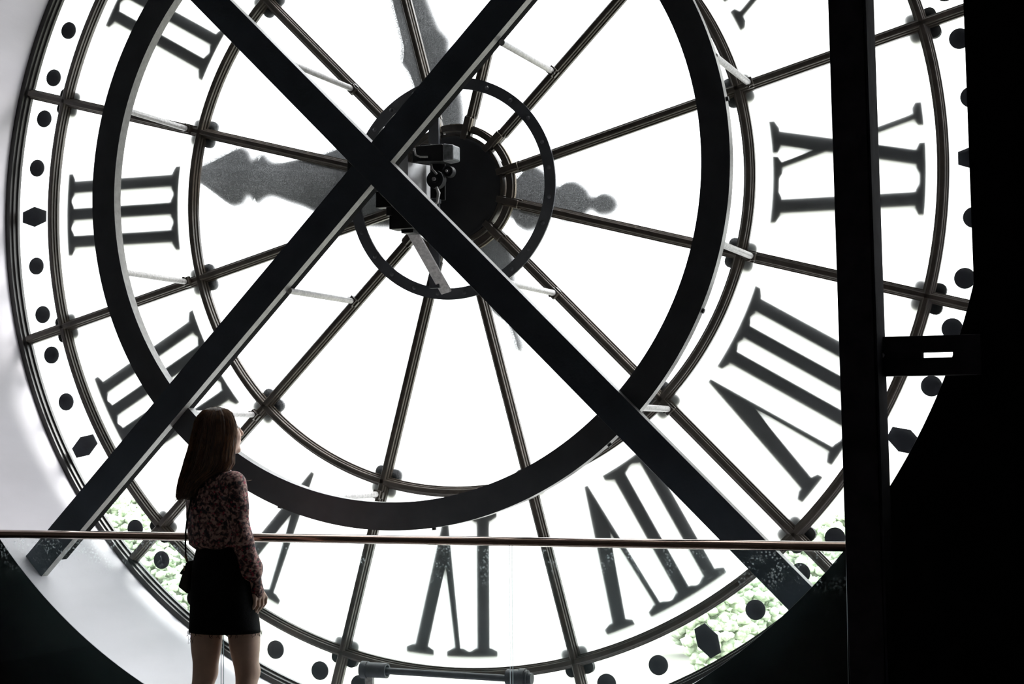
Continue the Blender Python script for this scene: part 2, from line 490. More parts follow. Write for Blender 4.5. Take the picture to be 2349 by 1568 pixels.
# panes: clear dusty glass in the middle, frosted behind the numerals, clear behind the minute marks
def pane(r0, r1, k, mats, y=0.028, th=0.008):
    c = 30 * k
    n = 14
    m0, m1 = math.degrees(0.021 / r0), math.degrees(0.021 / r1)
    pts = []
    for i in range(n + 1):
        a = R(c - 15 + m1 + (30 - 2 * m1) * i / n)
        pts.append((-r1 * math.sin(a), r1 * math.cos(a)))
    for i in range(n, -1, -1):
        a = R(c - 15 + m0 + (30 - 2 * m0) * i / n)
        pts.append((-r0 * math.sin(a), r0 * math.cos(a)))
    o = MB().prism(pts, y, y + th, (0, 1, 1)).build('pane', mats, clock)
    return o
for k in range(12):
    tag(pane(0.1345 * S, R1 - 0.019, k, ['dusty', 'clear']), 'dusty clear pane of the centre')
    tag(pane(R1 + 0.019, R2 - 0.019, k, ['clear', 'frost']), 'frosted white pane behind a numeral')
    tag(pane(R2 + 0.019, FR + 0.003, k, ['dialclear', 'clear']), 'clear pane behind the minute marks')

# Roman numerals (u to the reader's right seen from the street, v outwards), fixed just outside the frosted panes
VI_, VO_ = 0.668, 0.9600
def serif(poly, c, end, hw=0.0315, sw=0.0145):
    d = 1 if end == VO_ else -1
    poly.append([(c - hw, end), (c + hw, end), (c + hw, end - d * 0.0115), (c + sw + 0.003, end - d * 0.019), (c - sw - 0.003, end - d * 0.019), (c - hw, end - d * 0.0115)])
def stroke(poly, ua, va, ub, vb, w, w2=None):
    w2 = w if w2 is None else w2
    poly.append([(ua - w / 2, va), (ua + w / 2, va), (ub + w2 / 2, vb), (ub - w2 / 2, vb)])
def I_(poly, cs):
    for c in cs:
        stroke(poly, c, VI_, c, VO_, 0.0285)
        serif(poly, c, VI_); serif(poly, c, VO_)
    for a, b in zip(cs, cs[1:]):
        poly.append([(a, VO_), (b, VO_), (b, VO_ - 0.013), (a, VO_ - 0.013)])
        poly.append([(a, VI_), (b, VI_), (b, VI_ + 0.013), (a, VI_ + 0.013)])
def V_(poly, ut, ua, un, join=None):
    wl = 0.030
    poly.append([(ut - wl / 2, VO_ - 0.004), (ut + wl / 2, VO_ - 0.004), (ua + 0.0045, VI_ + 0.085), (ua + 0.0045, VI_ + 0.003), (ua - 0.0045, VI_ + 0.003)])
    poly.append([(un + 0.0065, VO_ - 0.004), (un - 0.0065, VO_ - 0.004), (ua - 0.0045, VI_ + 0.085), (ua - 0.0045, VI_ + 0.003), (ua + 0.0045, VI_ + 0.003)])
    serif(poly, ut, VO_); serif(poly, un, VO_, 0.0265, 0.008)
    if join is not None:
        poly.append([(un, VO_), (join, VO_), (join, VO_ - 0.013), (un, VO_ - 0.013)])
def X_(poly, ti, to, ni, no, join=None):
    stroke(poly, ti, VI_, to, VO_, 0.030)
    stroke(poly, ni, VI_, no, VO_, 0.013)
    serif(poly, ti, VI_); serif(poly, to, VO_)
    serif(poly, ni, VI_, 0.0225, 0.008); serif(poly, no, VO_, 0.0225, 0.008)
    if join is not None:                              # I before the X shares its slabs
        poly.append([(join, VO_), (to, VO_), (to, VO_ - 0.013), (join, VO_ - 0.013)])
        poly.append([(join, VI_), (ni, VI_), (ni, VI_ + 0.013), (join, VI_ + 0.013)])
def numeral(h):
    P = []
    if h == 1: I_(P, [0.0])
    if h == 2: I_(P, [-0.030, 0.030])
    if h == 3: I_(P, [-0.062, 0.0, 0.062])
    if h == 4: I_(P, [-0.087, -0.029, 0.029, 0.087])
    if h == 5: V_(P, -0.049, 0.003, 0.046)
    if h == 6: V_(P, -0.0845, -0.0255, 0.0013, 0.0565); I_(P, [0.0565])
    if h == 7: V_(P, -0.143, -0.063, -0.0504, 0.008); I_(P, [0.008, 0.071])
    if h == 8: V_(P, -0.166, -0.082, -0.0815, -0.020); I_(P, [-0.020, 0.036, 0.092])
    if h == 9: I_(P, [-0.071]); X_(P, 0.065, 0.004, 0.004, 0.090, -0.071)
    if h == 10: X_(P, 0.036, -0.040, -0.040, 0.048)
    if h == 11: X_(P, -0.008, -0.078, -0.070, 0.012); I_(P, [0.068])
    if h == 12: X_(P, -0.046, -0.116, -0.110, -0.026); I_(P, [0.030, 0.092])
    a = R(30 * h)
    o = (-math.sin(a), math.cos(a)); r = (-math.cos(a), -math.sin(a))
    mb = MB()
    for p in P:
        q = []
        for i in range(len(p)):                       # subdivide so slabs follow the circle
            u0, v0 = p[i]; u1, v1 = p[(i + 1) % len(p)]
            n = max(1, int(abs(u1 - u0) / 0.012))
            for j in range(n):
                u = u0 + (u1 - u0) * j / n; v = v0 + (v1 - v0) * j / n
                v = v - u * u / (2 * v)
                q.append(((u * r[0] + v * o[0]) * S, (u * r[1] + v * o[1]) * S))
        mb.prism(q, 0.0395, 0.0565)
    names = ['I', 'II', 'III', 'IIII', 'V', 'VI', 'VII', 'VIII', 'IX', 'X', 'XI', 'XII']
    return tag(mb.build('numeral', 'numeral', clock), 'black Roman numeral ' + names[h - 1])
for h in range(1, 13):
    numeral(h)

# minute marks: discs, and a lozenge at each hour
disc = MB().prism([(0.049 * math.cos(2 * math.pi * i / 40), 0.049 * math.sin(2 * math.pi * i / 40)) for i in range(40)], 0.038, 0.044).build('minute_dot', 'mark', clock)
RD = 1.0500 * S
first = True
loz = None
for k in range(60):
    if k % 5 == 0:
        if loz is None:
            hw, hh = 0.058, 0.080
            loz = q = MB().prism([(-0.030, -hh), (0.030, -hh), (hw, 0), (0.030, hh), (-0.030, hh), (-hw, 0)], 0.038, 0.044).build('hour_lozenge', 'mark', clock)
        else:
            q = dup(loz, clock)
        q.rotation_euler = (0, -R(6 * k), 0)
    else:
        q = disc if first else dup(disc, clock)
        first = False
    x, z = pol(k // 5 + (0.0, 0.207, 0.413, 0.588, 0.796)[k % 5], RD)
    q.location = (x, 0, z)

# rosettes outside, behind each crossing of the bars
def rosette_mesh():
    mb = MB()
    n = 40
    mb.prism([((0.080 + 0.013 * math.cos(4 * t)) * math.cos(t + math.pi / 4), (0.080 + 0.013 * math.cos(4 * t)) * math.sin(t + math.pi / 4)) for t in [2 * math.pi * i / n for i in range(n)]], 0.0425, 0.072)
    return mb.build('rosette', 'numeral', clock)
ro0 = rosette_mesh()
i = 0
for rr in (R1, R2):
    for k in range(12):
        q = ro0 if i == 0 else dup(ro0, clock)
        i += 1
        x, z = pol(k + 0.5, rr)
        q.location = (x, 0, z)
        q.rotation_euler = (0, -R(30 * (k + 0.5)), 0)

# hands, hung outside the glass; half widths along their length
def hand(name, widths, tail, ang, y, label):
    up_ = widths
    L = [(-w, t) for t, w in up_] + [(w, t) for t, w in reversed(up_)] + [(w, -t) for t, w in tail] + [(-w, -t) for t, w in reversed(tail)]
    a = ang
    d = (-math.sin(a), math.cos(a)); s = (math.cos(a), math.sin(a))
    pts = [(u * s[0] + t * d[0], u * s[1] + t * d[1]) for u, t in L]
    o = tag(MB().prism(pts, y, y + 0.03).build(name, 'hand', clock), label)
    # raised ribs along the blade
    for sg in (-1, 1):
        w0, w1 = widths[0][1], widths[-1][1]
        rib = MB()
        t0, t1 = widths[0][0], widths[-1][0]
        f = lambda u, t: (u * s[0] + t * d[0], y - 0.012, u * s[1] + t * d[1])
        rib.tube([f(sg * 0.09, -tail[0][0]), f(sg * 0.09, t0), f(sg * 0.035, t1)], 0.008, 6)
        rib.build('rib', 'hand', o)
    return o
def smooth_widths(pts, n=5):
    out = []
    P = [pts[0]] + list(pts) + [pts[-1]]
    for i in range(1, len(P) - 2):
        p0, p1, p2, p3 = P[i - 1], P[i], P[i + 1], P[i + 2]
        for j in range(n):
            t = j / n
            w = 0.5 * (2 * p1[1] + (p2[1] - p0[1]) * t + (2 * p0[1] - 5 * p1[1] + 4 * p2[1] - p3[1]) * t * t + (3 * p1[1] - p0[1] - 3 * p2[1] + p3[1]) * t ** 3)
            out.append((p1[0] + (p2[0] - p1[0]) * t, max(0.002, w)))
    out.append(pts[-1])
    return out
hour_w = smooth_widths([(0.02, 0.17), (0.20, 0.20), (0.45, 0.215), (0.75, 0.215), (0.93, 0.150), (1.05, 0.122), (1.17, 0.097), (1.215, 0.118), (1.25, 0.145), (1.28, 0.130), (1.308, 0.095), (1.335, 0.148), (1.385, 0.168), (1.43, 0.160), (1.56, 0.095), (1.66, 0.045), (1.72, 0.012)])
hour_t = smooth_widths([(0.02, 0.17), (0.13, 0.20), (0.20, 0.145), (0.247, 0.100), (0.285, 0.140), (0.36, 0.172), (0.43, 0.140), (0.485, 0.075), (0.53, 0.100), (0.60, 0.108), (0.66, 0.075), (0.695, 0.034), (0.73, 0.055), (0.775, 0.058), (0.82, 0.040), (0.842, 0.004)])
min_w = smooth_widths([(0.02, 0.09), (0.20, 0.075), (0.35, 0.085), (0.45, 0.115), (0.57, 0.133), (0.72, 0.135), (0.79, 0.142), (0.835, 0.160), (0.868, 0.147), (0.92, 0.125), (1.06, 0.115), (1.19, 0.106), (1.5, 0.085), (1.9, 0.060), (2.2, 0.035), (2.38, 0.006)])
min_t = smooth_widths([(0.02, 0.09), (0.25, 0.115), (0.36, 0.130), (0.44, 0.128), (0.50, 0.098), (0.55, 0.090), (0.61, 0.098), (0.66, 0.070), (0.72, 0.032), (0.80, 0.024), (0.86, 0.026), (0.892, 0.004)])
hand('hour_hand', hour_w, hour_t, R(82.75), 0.235, 'broad scalloped dark hand pointing left')
hand('minute_hand', min_w, min_t, R(18.35), 0.290, 'long dark hand pointing up and left')
MB().lathe([(0.0, 0.05), (0.05, 0.05), (0.05, 0.36), (0.0, 0.36)], seg=32).build('arbor', 'hub', clock, smooth=40)

# ------------------------------------------------------------------ bracing cross and ring in front of the clock
brace = tag(empty('steel_brace', (0, 0, ZC)), 'black steel cross and ring bracing the clock from inside', 'brace')
YB = -0.31 * S
BC = (-0.0385 * S, 0.0125 * S)                 # where the two beams cross
CX, CZ = BC
def beam(name, ends, w, y0, y1, lip, label):
    (xa, za), (xb, zb) = ends
    d = Vector((xb - xa, zb - za)).normalized()
    s = (d.y, -d.x)
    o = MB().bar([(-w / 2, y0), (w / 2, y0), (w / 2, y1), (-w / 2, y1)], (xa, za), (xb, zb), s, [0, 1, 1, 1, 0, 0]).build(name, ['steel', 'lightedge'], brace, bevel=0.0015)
    tag(o, label)
    return o, s
# rising to the right
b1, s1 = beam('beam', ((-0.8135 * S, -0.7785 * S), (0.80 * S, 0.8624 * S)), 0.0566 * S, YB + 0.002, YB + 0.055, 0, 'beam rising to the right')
e = MB().bar([(-0.0215 * S, YB + 0.058), (0.0285 * S, YB + 0.058), (0.0285 * S, YB + 0.100), (-0.0215 * S, YB + 0.100)], (-0.772 * S, -0.7363 * S), (0.80 * S, 0.8624 * S), s1)
e.build('back_plate', 'room', b1)
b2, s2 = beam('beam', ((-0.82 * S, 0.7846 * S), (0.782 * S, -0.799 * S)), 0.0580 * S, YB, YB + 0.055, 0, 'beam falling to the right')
# big ring, set back a little behind the beams
RC = (-0.010 * S, -0.018 * S)
YR = -0.292 * S
ro, ri = 0.670 * S, 0.617 * S
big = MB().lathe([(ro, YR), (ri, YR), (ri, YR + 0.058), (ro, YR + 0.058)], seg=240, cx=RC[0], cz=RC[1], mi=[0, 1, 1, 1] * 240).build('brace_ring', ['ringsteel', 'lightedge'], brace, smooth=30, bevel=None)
for hrs in (1.1, 3.05, 5.3, 6.25, 7.35, 8.2, 9.3, 10.2):
    x, z = pol(hrs, ro - 0.001, *RC)
    MB().tube([(x, YR + 0.03, z), (x + (x - RC[0]) / ro * 0.012, YR + 0.03, z + (z - RC[1]) / ro * 0.012)], 0.011, 8).build('bolt', 'hub', big)
# tie rods to the clamps on the spokes
def tie(h, r, y0, lean):
    x, z = pol(h, r)
    xr, zr = x + lean[0], z + lean[1]
    rod = MB().tube([(xr, y0, zr), (x, -0.048, z)], 0.0155, 12).build('tie_rod', 'galv', brace, smooth=40)
    a = R(30 * h)
    c = MB()
    d = (-math.sin(a), math.cos(a)); s = (math.cos(a), math.sin(a))
    for t0, t1, w, ya, yb in ((-0.022, 0.022, 0.020, -0.050, -0.019), (-0.018, 0.018, 0.028, -0.030, -0.010)):
        c.prism([(x + d[0] * t + s[0] * u, z + d[1] * t + s[1] * u) for t, u in ((t0, -w), (t1, -w), (t1, w), (t0, w))], ya, yb)
    c.tube([(x + s[0] * 0.020, -0.060, z + s[1] * 0.020), (x + s[0] * 0.020, -0.046, z + s[1] * 0.020)], 0.008, 6)
    c.build('clamp', 'muntin', rod, bevel=0.002)
for k in range(12):
    tie(k + 0.5, 0.651 * S, YR + 0.05, (0.0, 0.0))
for h in (1.5, 4.5, 7.5, 10.5):
    tie(h, 0.318 * S, YB + 0.05, (0.0, 0.0))

# ------------------------------------------------------------------ drive mechanism at the centre
mech = tag(empty('clock_drive', (0, 0, 0)), 'black flat ring, bars and pulleys of the clock drive around the hub', 'mechanism')
flat = MB().lathe([(0.2300 * S, -0.034), (0.2065 * S, -0.034), (0.2065 * S, -0.022), (0.2300 * S, -0.022)], seg=160, cz=ZC).build('flat_ring', 'ringsteel', mech, smooth=30)
bolt0 = None
for k in range(12):
    for dd in (-0.24, 0.24):
        x, z = pol(k + 0.5 + dd, 0.2183 * S, 0, ZC)
        if bolt0 is None:
            bolt0 = MB().lathe([(0.0, -0.042), (0.008, -0.040), (0.012, -0.033), (0.0, -0.033)], seg=10, closed=False).build('bolt', 'ringsteel', flat, smooth=60)
            q = bolt0
        else:
            q = dup(bolt0, flat)
        q.location = (x, 0, z)
MB().box(-0.086, -0.030, -0.115, -0.095, ZC - 0.52, ZC + 0.53).build('upright_bar', 'ringsteel', mech, bevel=0.002)
MB().box(-0.26, -0.06, -0.70, -0.42, 2.74, 2.93).build('gearbox', 'black', mech, bevel=0.006)
MB().box(-0.222, -0.06, -0.46, -0.40, 2.661, 2.76).build('motor_box', 'black', mech, bevel=0.004)
MB().box(-0.158, -0.027, -0.44, -0.34, 2.553, 2.662).build('junction_box', 'black', mech, bevel=0.004)
MB().box(-0.110, -0.045, -0.40, -0.30, 2.536, 2.56).build('bracket_foot', 'black', mech)
MB().obox((-0.088, -0.33, 2.56), (-0.010, -0.068, 2.262), 0.056, 0.012, (0, 1, 0)).build('stay_bar', 'galv', mech)
MB().add(*(lambda b: (b.v, b.f))(MB().add([(-0.128, -0.335, 2.66), (-0.040, -0.115, 2.66), (-0.046, -0.112, 2.66), (-0.134, -0.332, 2.66), (-0.128, -0.335, 2.905), (-0.040, -0.115, 2.905), (-0.046, -0.112, 2.905), (-0.134, -0.332, 2.905)], [(3, 2, 1, 0), (4, 5, 6, 7), (0, 1, 5, 4), (1, 2, 6, 5), (2, 3, 7, 6), (3, 0, 4, 7)]))).build('aluminium_plate', 'bright', mech)
MB().box(-0.17, -0.138, -0.45, -0.12, 2.62, 2.92).build('drive_frame', 'black', mech, bevel=0.004)
bp_ = MB().box(-0.045, 0.037, -0.19, -0.175, 2.720, 2.912).build('pulley_plate', 'black', mech, bevel=0.003)
def pulley(x, y, z, r, name):
    c = MB().lathe([(0.0, -0.030), (r * 0.35, -0.030), (r * 0.4, -0.022), (r * 0.82, -0.022), (r, -0.026), (r, -0.016), (r * 0.85, -0.004), (r, 0.010), (r, 0.018), (0.0, 0.018)], seg=36).build(name, 'hub', mech, smooth=35)
    c.location = (x, y, z)
    MB().tube([(0, -0.042, 0), (0, -0.028, 0)], r * 0.22, 6).build('hex_nut', 'galv', c)
pulley(0.014, -0.24, 2.816, 0.045, 'pulley')
pulley(0.068, -0.205, 2.859, 0.029, 'pulley')
MB().tube([(-0.005, -0.268, 2.892), (0.003, -0.272, 2.866), (0.028, -0.272, 2.840)], 0.006, 8).build('belt_guide', 'galv', mech, smooth=60)
MB().tube([(0.026, -0.272, 2.775), (0.038, -0.272, 2.745), (0.030, -0.272, 2.692)], [0.007, 0.010, 0.006], 8).build('lever', 'galv', mech, smooth=60)
MB().box(-0.012, 0.022, -0.262, -0.20, 2.700, 2.722).build('tension_block', 'pipe', mech, bevel=0.003)

# small floodlight above the mechanism
fl = tag(empty('floodlight', (0.02, -0.30, 2.93)), 'small black box floodlight with a pale lens end, above the pulleys', 'light')
MB().add([(-0.075, -0.045, -0.030), (0.070, -0.045, -0.040), (0.070, 0.055, -0.040), (-0.075, 0.055, -0.030), (-0.075, -0.045, 0.048), (0.070, -0.045, 0.048), (0.070, 0.055, 0.048), (-0.075, 0.055, 0.048)],
         [(3, 2, 1, 0), (4, 5, 6, 7), (0, 1, 5, 4), (1, 2, 6, 5), (2, 3, 7, 6), (3, 0, 4, 7)]).build('housing', 'black', fl, bevel=0.005)
MB().add([(0.071, -0.047, -0.041), (0.071, 0.057, -0.041), (0.071, 0.057, 0.050), (0.071, -0.047, 0.050), (0.128, -0.040, -0.034), (0.128, 0.050, -0.034), (0.128, 0.050, 0.042), (0.128, -0.040, 0.042)],
         [(0, 1, 2, 3), (7, 6, 5, 4), (0, 4, 5, 1), (1, 5, 6, 2), (2, 6, 7, 3), (3, 7, 4, 0)]).build('lens', 'lens', fl, bevel=0.008)
MB().box(-0.060, 0.0, -0.03, 0.04, 0.049, 0.056).build('mounting_plate', 'black', fl, bevel=0.002)
MB().tube([(-0.080, -0.050, 0.035), (-0.070, -0.056, 0.0), (-0.045, -0.056, -0.012), (-0.005, -0.052, -0.014)], 0.005, 8).build('cable', 'galv', fl, smooth=60)
MB().box(-0.105, -0.075, -0.02, 0.03, -0.03, 0.03).build('bracket', 'black', fl, bevel=0.003)

# ------------------------------------------------------------------ glass balustrade
YG = -1.03
bal = tag(empty('balustrade', (0, YG, 0)), 'glass balustrade with a dark bronze handrail, across the foot of the clock', 'balustrade')
n = 32
prof = []
for i in range(n):
    a = 2 * math.pi * i / n
    ca, sa = math.cos(a), math.sin(a)
    prof.append((0.040 * ca, 1.0575 + 0.0205 * sa))
vs = [(x, y, z) for x in (-2.9, 2.32) for y, z in prof]
MB().add(vs, [(i, (i + 1) % n, (i + 1) % n + n, i + n) for i in range(n)] + [tuple(range(n)), tuple(range(n, 2 * n))[::-1]]).build('handrail', 'rail', bal, smooth=40)
for xa, xb in ((-2.22, -0.757), (-0.745, 0.703), (0.715, 2.190)):
    p = MB().add([(xa, -0.006, 0.03), (xb, -0.006, 0.03), (xb, 0.006, 0.03), (xa, 0.006, 0.03), (xa, -0.006, 1.042), (xb, -0.006, 1.042), (xb, 0.006, 1.042), (xa, 0.006, 1.042)],
                 [(3, 2, 1, 0), (4, 5, 6, 7), (0, 1, 5, 4), (1, 2, 6, 5), (2, 3, 7, 6), (3, 0, 4, 7)], [1, 1, 0, 2, 1, 2])
    p.build('glass_panel', ['rail_glass', 'clear', 'glass_edge'], bal, fix=False)
MB().box(-2.9, 2.19, -0.03, 0.03, 0.0, 0.06).build('floor_channel', 'rail', bal, bevel=0.003)

# ------------------------------------------------------------------ column at the right, with its two tie beams
colm = tag(empty('steel_column', (2.3, -1.19, 0)), 'black steel column standing right of the clock, at the end of the handrail', 'column')
def lcol(name, x0, x1, y0, y1, z0, z1, mat, bevel=0.004, zref=1.07):
    q = MB().box(x0 - 2.3, x1 - 2.3, y0 + 1.19, y1 + 1.19, z0, z1)
    m2 = MB().add([(x + LEAN * (z - zref), y, z) for x, y, z in q.v], q.f)
    return m2.build(name, mat, colm, bevel=bevel)
lcol('post', 2.238, 2.378, -1.30, -1.085, 0, Z1, 'column')
lcol('cover_strip', 2.379, 2.388, -1.29, -1.09, 0.05, Z1, 'column', 0.001)
lcol('base_plate', 2.20, 2.42, -1.33, -1.05, 0, 0.015, 'column', 0.002)
MB().box(2.36 - 2.3, 2.76 - 2.3, 0.045, 0.135, 1.846, 1.911).build('tie_beam', 'column', colm, bevel=0.002)
MB().box(2.36 - 2.3, 2.76 - 2.3, 0.045, 0.135, 1.752, 1.822).build('tie_beam', 'column', colm, bevel=0.002)
MB().box(2.36 - 2.3, 2.525 - 2.3, 0.05, 0.13, 1.820, 1.850).build('spacer', 'column', colm)
MB().box(2.650 - 2.3, 2.76 - 2.3, 0.05, 0.13, 1.820, 1.850).build('spacer', 'column', colm)
MB().tube([(2.374 - 2.3, 0.040, 1.835), (2.374 - 2.3, 0.020, 1.835)], 0.010, 6).build('bolt', 'galv', colm)

# ------------------------------------------------------------------ pipe with couplings at the foot of the clock
pipe = tag(empty('pipe_fitting', (0.14, -0.45, 0.0)), 'dark horizontal pipe between two couplings at the foot of the clock', 'pipe')
def cyl(x0, x1, z, r, name, mat='pipe', parent=pipe, seg=28, inner=None):
    p = MB()
    if inner:
        pr = [(r, x0), (r, x1), (inner, x1), (inner, x1 - 0.05), (0.0, x1 - 0.05), (0.0, x0)]
    else:
        pr = [(r, x0), (r, x1), (0.0, x1), (0.0, x0)]
    k = len(pr)
    vs = [(x, rr * math.cos(2 * math.pi * i / seg), z + rr * math.sin(2 * math.pi * i / seg)) for i in range(seg) for rr, x in pr]
    fs = [(i * k + q, i * k + (q + 1) % k, ((i + 1) % seg) * k + (q + 1) % k, ((i + 1) % seg) * k + q) for i in range(seg) for q in range(k)]
    return p.add(vs, fs).build(name, mat, parent, smooth=35)
MB().tube([(-0.36, 0, 0.385), (0.40, 0, 0.373)], 0.0165, 16).build('tube', 'pipe', pipe, smooth=40)
c1 = cyl(-0.435, -0.310, 0.385, 0.037, 'coupling', inner=0.027)
cyl(-0.447, -0.415, 0.385, 0.042, 'collar', parent=c1)
c2 = cyl(0.320, 0.425, 0.380, 0.038, 'coupling')
cyl(0.385, 0.412, 0.380, 0.0445, 'collar', parent=c2)
cyl(0.425, 0.446, 0.378, 0.028, 'end_cap', parent=c2, seg=12)
zb_ = ZC - math.sqrt((RO - 0.013) ** 2 - 0.4 ** 2)
MB().box(-0.425, -0.385, -0.012, 0.012, zb_ + 0.012, 0.36).build('bracket', 'galv', pipe, bevel=0.002)
MB().box(0.345, 0.385, -0.012, 0.012, zb_ + 0.012, 0.355).build('bracket', 'galv', pipe, bevel=0.002)

# ------------------------------------------------------------------ the woman in front of the balustrade
# local axes: x to the right of the view, y away from it, z up
PY = R(21.25)
person = tag(empty('person', (-0.5754, -1.330, 0), PY), 'long-haired woman in a floral blouse and black skirt, back turned, looking right at the clock', 'person')

def vlen(P):
    return np.sqrt((P ** 2).sum(-1))
class SDF:
    def __init__(self):
        self.ops = []
    def cone(self, a, b, ra, rb, k=0.02, sq=None):
        self.ops.append(('c', np.array(a, float), np.array(b, float), ra, rb, k)); return self
    def ell(self, c, r, axes=None, k=0.02):
        self.ops.append(('e', np.array(c, float), np.array(r, float), np.eye(3) if axes is None else np.array(axes, float), None, k)); return self
    def fn(self, f, k=0.02):
        self.ops.append(('f', f, None, None, None, k)); return self
    def grid(self, ax):
        n = [len(a) for a in ax]
        D = np.full(n, 0.06, np.float32)
        first = True
        for op in self.ops:
            if op[0] == 'c':
                m = max(op[3], op[4]) + 0.05
                lo, hi = np.minimum(op[1], op[2]) - m, np.maximum(op[1], op[2]) + m
            elif op[0] == 'e':
                m = op[2].max() + 0.05
                lo, hi = op[1] - m, op[1] + m
            else:
                lo, hi = [-9] * 3, [9] * 3
            sl = tuple(slice(int(np.searchsorted(ax[i], lo[i])), int(np.searchsorted(ax[i], hi[i]))) for i in range(3))
            if any(q.start >= q.stop for q in sl):
                continue
            G = np.stack(np.meshgrid(*[ax[i][sl[i]] for i in range(3)], indexing='ij'), -1).astype(np.float32)
            one = SDF(); one.ops = [op]
            d = one(G).astype(np.float32)
            k = op[5]
            E = D[sl]
            h = np.clip(0.5 + 0.5 * (E - d) / k, 0, 1)
            D[sl] = np.minimum(E * (1 - h) + d * h - k * h * (1 - h), 0.06)
        return D
    def __call__(self, P):
        D = None
        for op in self.ops:
            if op[0] == 'c':
                _, a, b, ra, rb, k = op
                ab = b - a
                t = np.clip(((P - a) @ ab) / (ab @ ab), 0, 1)
                d = vlen(P - a - t[..., None] * ab) - (ra + (rb - ra) * t)
            elif op[0] == 'e':
                _, c, r, A, _, k = op
                q = ((P - c) @ A.T) / r
                m = np.sqrt((q ** 2).sum(-1) + 1e-12)
                d = (m - 1) * m / (np.sqrt(((q / r) ** 2).sum(-1)) + 1e-9)
            else:
                d = op[1](P); k = op[5]
            if D is None:
                D = d
            else:
                h = np.clip(0.5 + 0.5 * (D - d) / k, 0, 1)
                D = D * (1 - h) + d * h - k * h * (1 - h)
        return D

def mesh_sdf(f, lo, hi, h):
    """surface nets"""
    lo = np.array(lo, float); hi = np.array(hi, float)
    n = np.ceil((hi - lo) / h).astype(int) + 1
    ax = [lo[i] + h * np.arange(n[i]) for i in range(3)]
    V = f.grid(ax) if isinstance(f, SDF) else np.empty(n, np.float32)
    for i0 in range(0, 0 if isinstance(f, SDF) else n[0], 16):
        G = np.stack(np.meshgrid(ax[0][i0:i0 + 16], ax[1], ax[2], indexing='ij'), -1)
        V[i0:i0 + 16] = f(G)
    ins = V < 0
    c = np.zeros(tuple(n - 1), np.int8)
    offs = [(a, b, d) for a in (0, 1) for b in (0, 1) for d in (0, 1)]
    for a, b, d in offs:
        c += ins[a:n[0] - 1 + a, b:n[1] - 1 + b, d:n[2] - 1 + d]
    act = (c > 0) & (c < 8)
    idx = -np.ones(act.shape, np.int64)
    cells = np.argwhere(act)
    idx[act] = np.arange(len(cells))
    acc = np.zeros((len(cells), 3)); cnt = np.zeros(len(cells))
    edges = [(p, q) for p in offs for q in offs if sum(abs(p[i] - q[i]) for i in range(3)) == 1 and p < q]
    for p, q in edges:
        va = V[cells[:, 0] + p[0], cells[:, 1] + p[1], cells[:, 2] + p[2]]
        vb = V[cells[:, 0] + q[0], cells[:, 1] + q[1], cells[:, 2] + q[2]]
        s = (va < 0) != (vb < 0)
        t = np.where(s, va / np.where(s, va - vb, 1), 0)
        pos = np.array(p) + t[:, None] * (np.array(q) - np.array(p))
        acc += pos * s[:, None]; cnt += s
    verts = lo + h * (cells + acc / cnt[:, None])
    faces = []
    for d in range(3):
        u, w = (d + 1) % 3, (d + 2) % 3
        sl0 = [slice(None)] * 3; sl1 = [slice(None)] * 3
        sl0[d] = slice(0, n[d] - 1); sl1[d] = slice(1, n[d])
        a = ins[tuple(sl0)]; b = ins[tuple(sl1)]
        cr = np.argwhere(a != b)
        if not len(cr):
            continue
        ok = (cr[:, u] > 0) & (cr[:, w] > 0) & (cr[:, u] < n[u] - 1) & (cr[:, w] < n[w] - 1)
        cr = cr[ok]
        flip = a[tuple(cr.T)]
        def cell(du, dw):
            q = cr.copy(); q[:, u] -= du; q[:, w] -= dw
            return idx[tuple(q.T)]
        Q = np.stack([cell(1, 1), cell(0, 1), cell(0, 0), cell(1, 0)], 1)
        Q[~flip] = Q[~flip][:, ::-1]
        faces.append(Q)
    return verts, np.concatenate(faces)

def sdf_object(name, f, lo, hi, h, mat, parent):
    v, q = mesh_sdf(f, lo, hi, h)
    me = bpy.data.meshes.new(name)
    me.from_pydata(v.tolist(), [], q.tolist())
    me.materials.append(MAT[mat])
    me.polygons.foreach_set('use_smooth', [True] * len(me.polygons))
    me.update()
    o = bpy.data.objects.new(name, me)
    COL.objects.link(o); o.parent = parent
    return o

fb = (math.sin(R(40)), math.cos(R(40)))        # chest points this way
rb = (fb[1], -fb[0])
TC = (-0.030, 0.0)                             # torso axis
def torso(table, cx, cy, ang):
    zs = [t[0] for t in table]
    A = [t[1] for t in table]; B = [t[2] for t in table]
    f0, r0 = (math.sin(R(ang)), math.cos(R(ang))), (math.cos(R(ang)), -math.sin(R(ang)))
    def f(P):
        z = P[..., 2]
        a = np.interp(z, zs, A); b = np.interp(z, zs, B)
        dx = P[..., 0] - cx; dy = P[..., 1] - cy
        l = dx * r0[0] + dy * r0[1]; g = dx * f0[0] + dy * f0[1]
        m = np.sqrt((l / a) ** 2 + (g / b) ** 2) + 1e-6
        d = (m - 1) * np.minimum(a, b) * 0.9
        return np.maximum(d, np.maximum(zs[0] - z, z - zs[-1]))
    return f

SH_R, EL_R, WR_R = (0.066, -0.098, 1.318), (0.104, -0.100, 1.075), (0.158, -0.055, 0.872)
SH_L, EL_L, WR_L = (-0.128, 0.085, 1.318), (-0.124, 0.105, 1.09), (0.00, 0.175, 1.07)
